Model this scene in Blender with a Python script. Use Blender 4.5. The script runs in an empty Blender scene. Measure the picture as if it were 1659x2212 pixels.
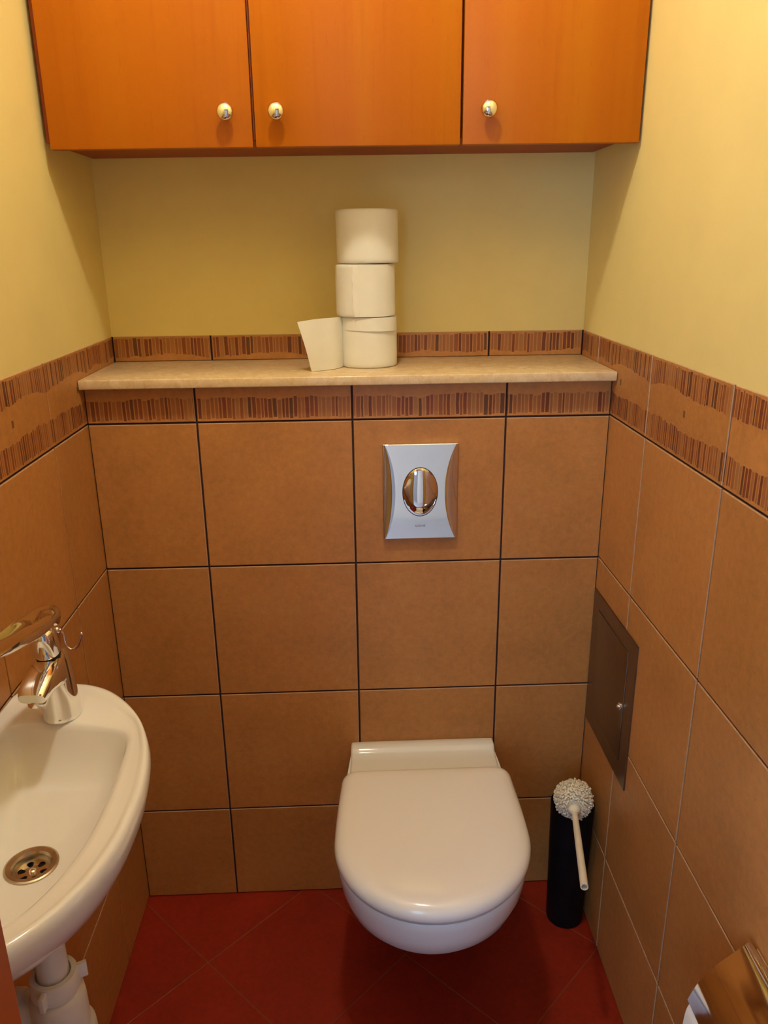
import bpy, bmesh, math, random
from math import sin, cos, pi, sqrt
from mathutils import Vector, Matrix
random.seed(7)
scene = bpy.context.scene
COL = scene.collection

# ------------------------------------------------------------------ room measures (metres)
W = 1.0134                       # room width
YB = 0.2245                      # upper rear wall
YF = -1.10                       # inside of the front wall
T = 0.30                         # wall tile
ZR = [0.0, 0.2422, 0.5406, 0.8388, 1.1386, 1.2823]   # tile courses
A0, PR, PL = 0.208, -0.196, -0.1792                  # column offsets: rear, right, left wall
ZT, ZBT = 1.2278, 1.2093         # ledge top / bottom
CEIL = 2.50

# ------------------------------------------------------------------ materials
def lin(c):
    return tuple((v/12.92 if v <= .04045 else ((v+.055)/1.055)**2.4) for v in c)
class NT:
    def __init__(s, name):
        s.m = bpy.data.materials.new(name); s.m.use_nodes = True
        s.t = s.m.node_tree; s.b = s.t.nodes['Principled BSDF']
    def n(s, ty, **kw):
        nd = s.t.nodes.new(ty)
        for k, v in kw.items():
            setattr(nd, k, v)
        return nd
    def l(s, a, b): s.t.links.new(a, b)
    def sock(s, nd, i, v):
        if isinstance(v, (int, float, tuple, list)): nd.inputs[i].default_value = v
        else: s.l(v, nd.inputs[i])
    def math(s, op, a, b=0.0, c=None, clamp=False):
        nd = s.n('ShaderNodeMath', operation=op); nd.use_clamp = clamp
        s.sock(nd, 0, a); s.sock(nd, 1, b)
        if c is not None: s.sock(nd, 2, c)
        return nd.outputs[0]
    def smooth(s, v, a, b):
        nd = s.n('ShaderNodeMapRange', interpolation_type='SMOOTHSTEP')
        s.sock(nd, 0, v); nd.inputs[1].default_value = a; nd.inputs[2].default_value = b
        return nd.outputs[0]
    def mix(s, f, a, b, bt='MIX'):
        nd = s.n('ShaderNodeMix', data_type='RGBA', blend_type=bt)
        s.sock(nd, 0, f); s.sock(nd, 6, a); s.sock(nd, 7, b)
        return nd.outputs[2]
    def ramp(s, f, stops, interp='LINEAR'):
        nd = s.n('ShaderNodeValToRGB'); r = nd.color_ramp; r.interpolation = interp
        while len(r.elements) < len(stops): r.elements.new(.5)
        for e, (p, c) in zip(r.elements, stops):
            e.position = p; e.color = (*c, 1)
        s.l(f, nd.inputs[0]); return nd.outputs[0]
    def obj(s, scale=None):
        o = s.n('ShaderNodeTexCoord').outputs['Object']
        if scale:
            mp = s.n('ShaderNodeMapping'); mp.inputs['Scale'].default_value = scale
            s.l(o, mp.inputs[0]); o = mp.outputs[0]
        return o
    def noise(s, vec, sc, det=3, rough=.5, dim='3D'):
        nd = s.n('ShaderNodeTexNoise', noise_dimensions=dim)
        if vec is not None:
            s.l(vec, nd.inputs['W' if dim == '1D' else 'Vector'])
        nd.inputs['Scale'].default_value = sc; nd.inputs['Detail'].default_value = det
        nd.inputs['Roughness'].default_value = rough
        return nd.outputs['Fac']
    def bump(s, h, st, dist=.001):
        nd = s.n('ShaderNodeBump'); nd.inputs['Strength'].default_value = st
        nd.inputs['Distance'].default_value = dist
        s.l(h, nd.inputs['Height']); s.l(nd.outputs[0], s.b.inputs['Normal'])
    def set(s, col=None, rough=.5, metal=0, spec=None, coat=None):
        if col is not None:
            if isinstance(col, tuple): s.b.inputs['Base Color'].default_value = (*col, 1)
            else: s.l(col, s.b.inputs['Base Color'])
        if isinstance(rough, (int, float)): s.b.inputs['Roughness'].default_value = rough
        else: s.l(rough, s.b.inputs['Roughness'])
        s.b.inputs['Metallic'].default_value = metal
        if spec is not None: s.b.inputs['Specular IOR Level'].default_value = spec
        if coat is not None: s.b.inputs['Coat Weight'].default_value = coat
        return s.m

def plain(name, col, rough=.5, metal=0, spec=None, var=.0, sc=40):
    t = NT(name)
    f = t.noise(t.obj(), sc, 3)
    hi = tuple(min(1, c*(1+var)) for c in col); lo = tuple(c*(1-var) for c in col)
    return t.set(t.ramp(f, [(.3, lo), (.7, hi)]), rough, metal, spec)

def m_plaster(name, col):
    t = NT(name); o = t.obj()
    f = t.noise(o, 9, 4, .6)
    c = t.ramp(f, [(.3, tuple(v*.97 for v in col)), (.7, tuple(min(1, v*1.02) for v in col))])
    t.bump(t.noise(o, 160, 3, .6), .12, .0006)
    return t.set(c, .7, 0, .3)
PLASTER = (.75, .632, .268)
M_PLASTER = m_plaster('cream_wall_paint', PLASTER)
M_WHITE_PAINT = m_plaster('white_wall_paint', (.80, .80, .82))
M_GREY_PAINT = m_plaster('grey_hall_paint', (.30, .30, .33))

TILE = (.455, .198, .055)
def tile_base(t):
    o = t.obj()
    rnd = t.n('ShaderNodeNewGeometry').outputs['Random Per Island']
    cl = t.noise(o, 7, 5, .62); fine = t.noise(o, 70, 4, .7)
    c = t.ramp(cl, [(.28, tuple(v*.80 for v in TILE)), (.5, TILE), (.75, tuple(v*m for v, m in zip(TILE, (1.14, 1.2, 1.25))))])
    c = t.mix(.35, c, t.ramp(fine, [(.35, tuple(v*.7 for v in TILE)), (.65, tuple(v*1.25 for v in TILE))]))
    k = t.math('MULTIPLY_ADD', rnd, .13, .93)
    cc = t.n('ShaderNodeCombineColor'); 
    for i in range(3): t.l(k, cc.inputs[i])
    c = t.mix(1.0, c, cc.outputs[0], 'MULTIPLY')
    sp = t.noise(o, 260, 1, .5)
    c = t.mix(t.math('MULTIPLY', t.smooth(sp, .74, .8), .45), c, (.62, .42, .24, 1))
    c = t.mix(t.math('MULTIPLY', t.smooth(t.noise(o, 190, 2, .5), .70, .76), .35), c, (.12, .045, .015, 1))
    t.bump(fine, .10, .0006)
    return c, cl
def m_tile():
    t = NT('terracotta_beige_tile'); c, cl = tile_base(t)
    return t.set(c, t.math('MULTIPLY_ADD', cl, .2, .30), 0, .42)
def m_decor():
    t = NT('striped_border_tile'); c, cl = tile_base(t)
    uv = t.n('ShaderNodeUVMap').outputs[0]
    sp = t.n('ShaderNodeSeparateXYZ'); t.l(uv, sp.inputs[0]); u, v = sp.outputs[0], sp.outputs[1]
    # slight slant and wobble of each painted stroke
    uu = t.math('ADD', u, t.math('MULTIPLY', t.math('SUBTRACT', t.noise(uv, 25, 2), .5), .0030))
    def strokes(off):
        w = t.math('ADD', uu, off)
        vo = t.n('ShaderNodeTexVoronoi', voronoi_dimensions='1D', feature='F1'); t.l(w, vo.inputs['W']); vo.inputs['Scale'].default_value = 125; vo.inputs['Randomness'].default_value = .75
        vd = t.n('ShaderNodeTexVoronoi', voronoi_dimensions='1D', feature='DISTANCE_TO_EDGE'); t.l(w, vd.inputs['W']); vd.inputs['Scale'].default_value = 125; vd.inputs['Randomness'].default_value = .75
        s2 = t.n('ShaderNodeSeparateColor'); t.l(vo.outputs['Color'], s2.inputs[0])
        return s2.outputs[0], s2.outputs[1], vd.outputs['Distance']
    def band(v0, v1, off, wave_top):
        r, g, d = strokes(off)
        wob = t.math('MULTIPLY', t.math('SUBTRACT', t.noise(t.math('ADD', u, off), 9, 2, .5, '1D'), .5), .022)
        ind = t.math('MULTIPLY', t.math('SUBTRACT', g, .5), .0035)
        lo = t.math('ADD', v0, ind) if wave_top else t.math('ADD', t.math('ADD', v0, wob), ind)
        hi = t.math('ADD', t.math('ADD', v1, wob), ind) if wave_top else t.math('ADD', v1, ind)
        m1 = t.math('GREATER_THAN', v, lo); m2 = t.math('LESS_THAN', v, hi)
        msk = t.math('MULTIPLY', m1, m2)
        gap = t.smooth(d, .06, .20)
        return t.math('MULTIPLY', msk, gap), msk, r
    cols = [(0, (.31, .115, .036)), (.22, (.17, .034, .011)), (.36, (.33, .14, .045)), (.48, (.21, .050, .014)), (.58, (.095, .030, .012)),
            (.68, (.28, .095, .028)), (.80, (.13, .026, .010)), (.90, (.24, .070, .020))]
    for (v0, v1, off, wt) in ((.007, .046, 3.1, True), (.100, .137, 8.7, False)):
        a, msk, r = band(v0, v1, off, wt)
        c = t.mix(t.math('MULTIPLY', msk, .25), c, (.42, .21, .09, 1))
        c = t.mix(t.math('MULTIPLY', a, .92), c, t.ramp(r, cols, 'CONSTANT'))
    # little motif in the middle of every border tile
    fu = t.math('SUBTRACT', t.math('FRACT', t.math('DIVIDE', u, T)), .5)
    du = t.math('ABSOLUTE', fu); dv = t.math('ABSOLUTE', t.math('SUBTRACT', v, .072))
    q = t.math('MULTIPLY', t.math('LESS_THAN', du, .013), t.math('LESS_THAN', dv, .0055))
    c = t.mix(t.math('MULTIPLY', q, .75), c, (.10, .05, .02, 1))
    return t.set(c, t.math('MULTIPLY_ADD', cl, .2, .30), 0, .42)
M_TILE = m_tile(); M_DECOR = m_decor()
M_GROUT = plain('dark_brown_grout', (.030, .010, .009), .9, var=.15)

M_LIT_EDGE = plain('lit_tile_edge', (.45, .28, .17), .6, var=.12, sc=90)  # pale tone on lit tile edges only, painting in caught light

def m_floor():
    t = NT('red_clay_floor_tile'); o = t.obj()
    s = t.n('ShaderNodeSeparateXYZ'); t.l(o, s.inputs[0]); x, y = s.outputs[0], s.outputs[1]
    S = .4243
    def edge(v):
        f = t.math('FRACT', v); return t.math('MULTIPLY', t.math('MINIMUM', f, t.math('SUBTRACT', 1.0, f)), .3)
    p = t.math('DIVIDE', t.math('ADD', t.math('ADD', x, y), 10*S+.0216), S)
    q = t.math('DIVIDE', t.math('ADD', t.math('SUBTRACT', y, x), 10*S+.364), S)
    e = t.math('MINIMUM', edge(p), edge(q))
    wn = t.n('ShaderNodeTexWhiteNoise', noise_dimensions='2D'); cb = t.n('ShaderNodeCombineXYZ')
    t.l(t.math('FLOOR', p), cb.inputs[0]); t.l(t.math('FLOOR', q), cb.inputs[1]); t.l(cb.outputs[0], wn.inputs['Vector'])
    cl = t.noise(o, 6, 5, .65); fine = t.noise(o, 80, 4, .7)
    base = (.245, .0145, .0026)
    c = t.ramp(cl, [(.3, tuple(v*.75 for v in base)), (.7, tuple(v*1.18 for v in base))])
    c = t.mix(.25, c, t.ramp(fine, [(.35, tuple(v*.6 for v in base)), (.65, tuple(v*1.4 for v in base))]))
    k = t.math('MULTIPLY_ADD', wn.outputs[0], .14, .93); cc = t.n('ShaderNodeCombineColor')
    for i in range(3): t.l(k, cc.inputs[i])
    c = t.mix(1.0, c, cc.outputs[0], 'MULTIPLY')
    g = t.math('SUBTRACT', 1.0, t.smooth(e, .0008, .0017))
    c = t.mix(t.math('MULTIPLY', g, .75), c, (.22, .06, .018, 1))
    t.bump(t.math('ADD', t.smooth(e, .0005, .0024), t.math('MULTIPLY', fine, .12)), .45, .0012)
    return t.set(c, t.math('MULTIPLY_ADD', cl, .2, .40), 0, .3)
M_FLOOR = m_floor()

def m_wood(name, base, dark, rough=.38):
    t = NT(name); o = t.obj((1, 1, .045))
    o2 = t.obj((1, 1, .012))
    g1 = t.noise(o, 55, 5, .6); g2 = t.noise(o2, 14, 3, .55); fl = t.noise(t.obj((1, 1, .10)), 330, 2, .6)
    c = t.ramp(g2, [(.30, tuple(b*.84+d*.16 for b, d in zip(base, dark))), (.52, base), (.72, tuple(min(1, b*k) for b, k in zip(base, (1.03, 1.14, 1.25))))])
    c = t.mix(t.math('MULTIPLY', t.smooth(g1, .5, .72), .26), c, (*dark, 1))
    c = t.mix(t.math('MULTIPLY', t.smooth(fl, .62, .74), .22), c, (*dark, 1))
    t.bump(g1, .04, .0004)
    return t.set(c, rough, 0, .22)
M_WOOD = m_wood('orange_beech_veneer', (.395, .107, .0018), (.28, .060, .0010))
M_WOOD_SHADE = m_wood('shaded_cabinet_wood', (.30, .062, .016), (.16, .028, .008), .5)  # carcass wood darkened to stand in for shadow behind the doors
M_JAMB = m_wood('red_brown_door_frame_wood', (.36, .085, .022), (.22, .045, .012), .4)

def m_marble():
    t = NT('beige_polished_marble'); o = t.obj()
    d = t.n('ShaderNodeVectorMath', operation='ADD'); t.l(o, d.inputs[0])
    wn = t.n('ShaderNodeTexNoise'); t.l(o, wn.inputs['Vector']); wn.inputs['Scale'].default_value = 9; wn.inputs['Detail'].default_value = 4
    t.l(wn.outputs['Color'], d.inputs[1])
    a = t.noise(d.outputs[0], 11, 6, .62); b = t.noise(d.outputs[0], 33, 4, .7)
    c = t.ramp(a, [(.30, (.60, .43, .24)), (.5, (.68, .52, .32)), (.72, (.76, .62, .43))])
    v = t.math('SUBTRACT', 1.0, t.smooth(t.math('ABSOLUTE', t.math('SUBTRACT', b, .5)), .0, .035))
    c = t.mix(t.math('MULTIPLY', v, .28), c, (.36, .22, .11, 1))
    return t.set(c, .22, 0, .5)
M_MARBLE = m_marble()
M_CERAMIC = plain('white_glazed_ceramic', (.77, .765, .74), .10, 0, .5, .01, 5)
M_SEATPLASTIC = plain('white_glossy_seat_plastic', (.84, .81, .765), .16, 0, .5, .01, 5)
M_CHROME = plain('polished_chrome', (.86, .86, .86), .06, 1, var=.01)
M_CHROME_SOFT = plain('smooth_chrome', (.83, .81, .78), .14, 1, var=.01)
M_STEEL = plain('satin_steel', (.24, .195, .165), .34, 1, var=.06, sc=60)
M_DRAIN = plain('worn_drain_metal', (.52, .43, .30), .30, 1, var=.12, sc=120)
M_DARK = plain('dark_recess', (.008, .006, .006), .7, var=.1)
M_BLACK = plain('black_plastic', (.0045, .0045, .006), .55, 0, .15, .2)
M_GREYPRINT = plain('grey_print', (.16, .16, .18), .6)
M_WHITEPLASTIC = plain('white_pipe_plastic', (.74, .74, .76), .38, 0, .4, .03)
M_BRUSH = plain('off_white_brush_plastic', (.78, .71, .57), .4, 0, .4, .03)
M_BRISTLE = plain('cream_bristles', (.80, .72, .55), .75, 0, .2, .10, 300)
M_CARD = plain('grey_brown_cardboard', (.42, .31, .20), .9, var=.08)
def m_paper():
    t = NT('soft_white_tissue'); o = t.obj((1, 1, 1))
    em = t.noise(o, 420, 2, .6); cr = t.noise(o, 26, 3, .5)
    t.bump(t.math('ADD', t.math('MULTIPLY', em, .5), cr), .16, .0014)
    return t.set(t.ramp(cr, [(.3, (.75, .735, .655)), (.7, (.79, .775, .695))]), .92, 0, .1)
M_PAPER = m_paper()
def m_emit(name, col, st):
    t = NT(name); t.b.inputs['Base Color'].default_value = (.9, .88, .8, 1)
    f = t.noise(t.obj(), 4, 1)
    t.l(t.ramp(f, [(0, tuple(c*.98 for c in col)), (1, col)]), t.b.inputs['Emission Color'])
    t.b.inputs['Emission Strength'].default_value = st
    return t.m
def m_glass():
    t = NT('clear_window_glass'); t.b.inputs['Transmission Weight'].default_value = 1.0
    t.b.inputs['IOR'].default_value = 1.05
    return t.set((.97, .98, 1.0), 0.0)
M_GLASS = m_glass()

# ------------------------------------------------------------------ mesh helpers
def link(name, bm, mats, parent=None, smooth=False, angle=None):
    me = bpy.data.meshes.new(name)
    bm.normal_update()
    bm.to_mesh(me); bm.free()
    for m in (mats if isinstance(mats, (list, tuple)) else [mats]): me.materials.append(m)
    if smooth:
        me.polygons.foreach_set('use_smooth', [True]*len(me.polygons))
        if angle: me.set_sharp_from_angle(angle=math.radians(angle))
    o = bpy.data.objects.new(name, me); COL.objects.link(o)
    if parent: o.parent = parent
    return o
def bevel(bm, w, seg=2, geom=None):
    bmesh.ops.bevel(bm, geom=geom if geom is not None else list(bm.edges), offset=w, segments=seg, profile=.5, affect='EDGES', clamp_overlap=True)
def box(bm, x0, x1, y0, y1, z0, z1, mi=0):
    vs = [bm.verts.new((x, y, z)) for z in (z0, z1) for y in (y0, y1) for x in (x0, x1)]
    fs = []
    for q in ((0, 2, 3, 1), (4, 5, 7, 6), (0, 1, 5, 4), (2, 6, 7, 3), (0, 4, 6, 2), (1, 3, 7, 5)):
        f = bm.faces.new([vs[i] for i in q]); f.material_index = mi; fs.append(f)
    return vs, fs
def bbox(bm, x0, x1, y0, y1, z0, z1, w, seg=2, mi=0):
    b2 = bmesh.new(); box(b2, x0, x1, y0, y1, z0, z1); bevel(b2, w, seg)
    add(bm, b2, mi)
def add(bm, other, mi=0, mat=None):
    mp = {}
    for v in other.verts: mp[v] = bm.verts.new(mat @ v.co if mat else v.co)
    for f in other.faces:
        try:
            g = bm.faces.new([mp[v] for v in f.verts]); g.material_index = mi; g.smooth = f.smooth
        except ValueError: pass
    other.free()
def loft(bm, rings, cap0=True, cap1=True, closed=True, mi=0):
    R = [[bm.verts.new(p) for p in r] for r in rings]; n = len(R[0])
    for a, b in zip(R, R[1:]):
        for i in range(n if closed else n-1):
            j = (i+1) % n
            f = bm.faces.new((a[i], a[j], b[j], b[i])); f.material_index = mi
    if cap0: bm.faces.new(R[0][::-1]).material_index = mi
    if cap1: bm.faces.new(R[-1]).material_index = mi
    return R
def basis(d):
    d = Vector(d).normalized(); up = Vector((0, 0, 1)) if abs(d.z) < .95 else Vector((0, 1, 0))
    a = d.cross(up).normalized(); return d, a, a.cross(d).normalized()
def lathe(bm, prof, seg=32, o=(0, 0, 0), ax=(0, 0, 1), cap0=True, cap1=True, mi=0):
    d, a, b = basis(ax); o = Vector(o)
    rings = [[o + d*h + (a*cos(2*pi*i/seg) + b*sin(2*pi*i/seg))*max(r, 1e-5) for i in range(seg)] for r, h in prof]
    return loft(bm, rings, cap0, cap1, mi=mi)
def tube(bm, pts, rad, seg=12, mi=0, squash=None):
    pts = [Vector(p) for p in pts]; n = len(pts)
    if not isinstance(rad, (list, tuple)): rad = [rad]*n
    rings = []; pa = None
    for i, p in enumerate(pts):
        d = (pts[min(i+1, n-1)] - pts[max(i-1, 0)]).normalized()
        if pa is None: _, pa, _ = basis(d)
        pa = (pa - d*pa.dot(d)).normalized(); pb = d.cross(pa)
        rings.append([p + (pa*cos(2*pi*k/seg) + pb*sin(2*pi*k/seg))*rad[i] for k in range(seg)])
    loft(bm, rings, mi=mi)
def spline(pts, n=8, closed=False):
    P = [Vector(p) for p in pts]; out = []; N = len(P)
    rng = N if closed else N-1
    for i in range(rng):
        if closed: a, b, c, d = P[i-1], P[i], P[(i+1) % N], P[(i+2) % N]
        else: a, b, c, d = P[max(i-1, 0)], P[i], P[i+1], P[min(i+2, N-1)]
        for k in range(n):
            t = k/n
            out.append(.5*((2*b) + (c-a)*t + (2*a-5*b+4*c-d)*t*t + (3*b-a-3*c+d)*t**3))
    if not closed: out.append(P[-1])
    return out
def thing(name, label, cat, loc=(0, 0, 0), group=None):
    o = bpy.data.objects.new(name, None); o.empty_display_size = .03; COL.objects.link(o)
    o.location = loc
    return tag(o, label, cat, group)
def tag(o, label, cat, group=None):
    o['label'] = label; o['category'] = cat
    if group: o['group'] = group
    return o
def struct(o, label=None):
    o['kind'] = 'structure'
    if label: o['label'] = label
    return o
def part(name, bm, mats, root, smooth=True, angle=40, label=None):
    """mesh drawn in world space, stored under its thing (root at root.location)"""
    off = Vector((0, 0, 0)); p = root
    while p is not None: off += p.location; p = p.parent
    bmesh.ops.translate(bm, verts=list(bm.verts), vec=-off)
    o = link(name, bm, mats, root, smooth, angle)
    if label: o['label'] = label
    return o

# ------------------------------------------------------------------ tiled walls
GAP, DEP = .0037, .008           # joint width, tile thickness
def tile_wall(bm, to3, cols, rows, mi_tile=1, mi_dec=2, bev=.0013, lit=(1, 2)):
    """to3(u, v, depth) -> point; tiles as bevelled slabs, one island each"""
    uvl = bm.loops.layers.uv.verify()
    for (v0, v1, dec) in rows:
        for (u0, u1, ub) in cols:
            a0, a1, b0, b1 = u0+GAP/2, u1-GAP/2, v0+GAP/2, v1-GAP/2
            if a1-a0 < .004 or b1-b0 < .004: continue
            e = bev
            front = [(a0+e, b0+e), (a1-e, b0+e), (a1-e, b1-e), (a0+e, b1-e)]
            m = e*.32
            mid = [(a0+m, b0+m), (a1-m, b0+m), (a1-m, b1-m), (a0+m, b1-m)]
            back = [(a0, b0), (a1, b0), (a1, b1), (a0, b1)]
            F = [bm.verts.new(to3(u, v, 0)) for u, v in front]
            Md = [bm.verts.new(to3(u, v, -m)) for u, v in mid]
            S = [bm.verts.new(to3(u, v, -e)) for u, v in back]
            Bk = [bm.verts.new(to3(u, v, -DEP)) for u, v in back]
            quads = [F]
            for L0, L1 in ((F, Md), (Md, S), (S, Bk)):
                for i in range(4):
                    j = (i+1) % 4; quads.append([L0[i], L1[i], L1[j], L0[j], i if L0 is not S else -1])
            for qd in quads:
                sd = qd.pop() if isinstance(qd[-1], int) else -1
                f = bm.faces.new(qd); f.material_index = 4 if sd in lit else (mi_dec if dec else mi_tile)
    return uvl
def set_uv(bm, fu):
    uvl = bm.loops.layers.uv.verify()
    for f in bm.faces:
        for l in f.loops: l[uvl].uv = fu(l.vert.co)
def col_list(lo, hi, off):
    k = math.floor((lo-off)/T); xs = [lo]; x = off + (k+1)*T
    while x < hi - 1e-6:
        if x > lo + 1e-6: xs.append(x)
        x += T
    xs.append(hi)
    return [(a, b, 0) for a, b in zip(xs, xs[1:])]
ROWS = [(ZR[i], ZR[i+1], i == 4) for i in range(5)]
# left wall (tile face at x = 0), right wall (x = W)
def side_wall(name, face, s, off):
    bm = bmesh.new()
    lo, hi = YF, YB
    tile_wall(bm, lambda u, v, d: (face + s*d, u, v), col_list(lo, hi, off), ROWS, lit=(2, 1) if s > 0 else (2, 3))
    set_uv(bm, lambda c: (c.y - off + 30*T, c.z - ZR[4]))
    g = face - s*.0028           # joint face
    a, b = sorted((g, g - s*.09)); box(bm, a, b, lo, hi+.1, 0, ZR[5]-.001, 3)
    pz = face - s*.0012          # painted plaster sits a touch behind the tile
    a, b = sorted((pz, pz - s*.0890)); box(bm, a, b, lo, hi+.1, ZR[5]-.0019, CEIL, 0)
    bmesh.ops.recalc_face_normals(bm, faces=list(bm.faces))
    return struct(link(name, bm, [M_PLASTER, M_TILE, M_DECOR, M_GROUT, M_LIT_EDGE]))
side_wall('wall_left', 0.0, 1, PL)
side_wall('wall_right', W, -1, PR)
# boxed-in lower rear wall, tile face at y = 0
bm = bmesh.new()
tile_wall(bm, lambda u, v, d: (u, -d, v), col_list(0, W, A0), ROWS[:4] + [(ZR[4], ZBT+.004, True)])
set_uv(bm, lambda c: (c.x - A0 + 30*T, c.z - ZR[4]))
box(bm, .0005, W-.0005, .0028, YB-.002, 0, ZBT-.0005, 3)
bmesh.ops.recalc_face_normals(bm, faces=list(bm.faces))
struct(link('wall_cistern', bm, [M_PLASTER, M_TILE, M_DECOR, M_GROUT, M_LIT_EDGE]), 'boxed-in lower rear wall faced with square brown tiles')
# upper rear wall with a strip of border tile above the ledge
bm = bmesh.new()
tile_wall(bm, lambda u, v, d: (u, YB-d, v), col_list(0, W, A0), [(ZT-.002, ZR[5], True)])
set_uv(bm, lambda c: (c.x - A0 + 30*T, c.z - ZR[4]))
box(bm, -.001, W+.001, YB+.0028, YB+.09, 0, ZR[5]-.001, 3)
box(bm, -.001, W+.001, YB+.0012, YB+.09, ZR[5]-.0019, CEIL, 0)
bmesh.ops.recalc_face_normals(bm, faces=list(bm.faces))
struct(link('wall_back', bm, [M_PLASTER, M_TILE, M_DECOR, M_GROUT, M_LIT_EDGE]))
# front wall with the doorway the photo is taken through
DX0, DX1, DZ = .25, .91, 2.03
FT = .10
bm = bmesh.new()
HX0, HX1 = -1.3, 2.2             # hallway extent
box(bm, HX0, DX0, YF-FT, YF, 0, CEIL); box(bm, DX1, HX1, YF-FT, YF, 0, CEIL); box(bm, DX0, DX1, YF-FT, YF, DZ, CEIL)
struct(link('wall_front', bm, M_PLASTER))
# door frame
bm = bmesh.new(); J = .02
for (x0, x1) in ((DX0, DX0+J), (DX1-J, DX1)): bbox(bm, x0, x1, YF-FT-.012, YF+.0, 0, DZ, .002)
bbox(bm, DX0, DX1, YF-FT-.012, YF, DZ-J, DZ, .002)
for (x0, x1) in ((DX0-.06, DX0+.004), (DX1-.004, DX1+.06)): bbox(bm, x0, x1, YF-FT-.028, YF-FT-.012, 0, DZ+.06, .003)
bbox(bm, DX0-.06, DX1+.06, YF-FT-.028, YF-FT-.012, DZ-.004, DZ+.06, .003)
struct(link('trim_1', bm, M_JAMB), 'red-brown wooden door frame at the left edge')

# floor, ceiling
bm = bmesh.new(); box(bm, -.1, W+.1, YF-FT, YB+.1, -.06, 0); struct(link('floor', bm, M_FLOOR))
bm = bmesh.new(); box(bm, -.1, W+.1, YF, YB+.1, CEIL, CEIL+.06); struct(link('ceiling', bm, M_WHITE_PAINT))
# hallway behind the camera: unseen grey walls, a daylight window, an added second window and door
HY = -2.75
bm = bmesh.new(); box(bm, HX0, HX1, HY-.1, YF-FT, -.06, 0)
M_HALLFLOOR = plain('pale_grey_hall_floor', (.50, .50, .53), .35, var=.05, sc=8)
struct(link('floor_hall', bm, M_HALLFLOOR))
bm = bmesh.new(); box(bm, HX0, HX1, HY-.1, YF-FT, CEIL, CEIL+.06); struct(link('ceiling_hall', bm, M_GREY_PAINT))
WX0, WX1, WZ0, WZ1 = -.65, .15, .80, 2.10
bm = bmesh.new()
box(bm, HX0, WX0, HY-.1, HY, 0, CEIL); box(bm, WX1, HX1, HY-.1, HY, 0, CEIL)
box(bm, WX0, WX1, HY-.1, HY, 0, WZ0); box(bm, WX0, WX1, HY-.1, HY, WZ1, CEIL)
struct(link('wall_hall_back', bm, M_GREY_PAINT))
bm = bmesh.new()
box(bm, HX0-.1, HX0, HY-.1, -2.55, 0, CEIL); box(bm, HX0-.1, HX0, -1.45, YF, 0, CEIL)
box(bm, HX0-.1, HX0, -2.55, -1.45, 0, .25); box(bm, HX0-.1, HX0, -2.55, -1.45, 2.15, CEIL)
struct(link('wall_hall_left', bm, M_GREY_PAINT))
bm = bmesh.new()
for (y0, y1, z0, z1) in ((-2.55, -2.50, .25, 2.15), (-1.50, -1.45, .25, 2.15), (-2.55, -1.45, .25, .30), (-2.55, -1.45, 2.10, 2.15), (-2.02, -1.98, .25, 2.15)):
    bbox(bm, HX0-.07, HX0-.01, y0, y1, z0, z1, .004)
struct(link('added_window', bm, M_WHITEPLASTIC))  # unseen window frame, added to go with the hall fill light
bm = bmesh.new(); box(bm, HX1, HX1+.1, HY-.1, YF, 0, CEIL); struct(link('wall_hall_right', bm, M_GREY_PAINT))
bm = bmesh.new()
for (x0, x1, z0, z1) in ((WX0, WX0+.05, WZ0, WZ1), (WX1-.05, WX1, WZ0, WZ1), (WX0, WX1, WZ0, WZ0+.05), (WX0, WX1, WZ1-.05, WZ1), ((WX0+WX1)/2-.025, (WX0+WX1)/2+.025, WZ0, WZ1)):
    bbox(bm, x0, x1, HY-.07, HY-.01, z0, z1, .004)
wf2 = bmesh.new()
bbox(wf2, .42, 1.32, HY+.0005, HY+.035, .0, 2.05, .003)
struct(link('added_door', wf2, M_WHITE_PAINT))  # unseen white door, added to brighten the flush plate reflection
wf = struct(link('window_1', bm, M_WHITEPLASTIC))

# ------------------------------------------------------------------ stone ledge
bm = bmesh.new(); bbox(bm, .0012, W-.0012, -.029, YB-.001, ZBT+.0006, ZT, .0022, 2)
led = tag(link('stone_ledge', bm, M_MARBLE, None, True, 50), 'polished beige marble ledge topping the boxed rear wall', 'shelf')

# ------------------------------------------------------------------ wall cabinet
CY = -.05; ZD = 1.6162
cab = thing('wall_cabinet', 'orange beech wall cabinet with three doors spanning the rear wall', 'cabinet', (W/2, YB, ZD+.014))
tilt = .0055
def ctilt(bm):
    for v in bm.verts: v.co.z += tilt*(v.co.x - 0.0)
ZTOP = 2.36
def dpart(name, bm, mat, root, **kw): ctilt(bm); return part(name, bm, mat, root, **kw)
bm = bmesh.new(); bbox(bm, .0035, W-.0035, CY+.0195, YB+.002, ZD+.0125, ZTOP, .001, 1)
dpart('carcass', bm, M_WOOD_SHADE, cab, label='red-brown cabinet body behind the doors, shadow put into its tone')
doors = [(.0155, .3520, .3115, .3540), (.3570, .7015, .3945, .3), (.7058, 1.0092, .7465, .3)]
for i, (x0, x1, kx, _) in enumerate(doors):
    b2 = bmesh.new(); bbox(b2, x0, x1, CY, CY+.018, ZD - (.0 if i else -.0), ZTOP, .0012, 2)
    d = dpart('door', b2, M_WOOD, cab)
    kb = bmesh.new(); kz = 1.6660
    kz += tilt*0
    lathe(kb, [(0.0085, -0.0005), (0.0085, 0.0020), (0.0059, 0.0030), (0.0051, 0.0100), (0.0070, 0.0125), (0.0113, 0.0155), (0.0138, 0.0200), (0.0136, 0.0245), (0.0107, 0.0285), (0.0056, 0.0306), (0.0009, 0.0312)], 32, (kx, CY, kz+.002), (0, -1, 0))
    ctilt(kb)
    part('knob', kb, M_CHROME_SOFT, d, label='small round chrome knob')

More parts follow.
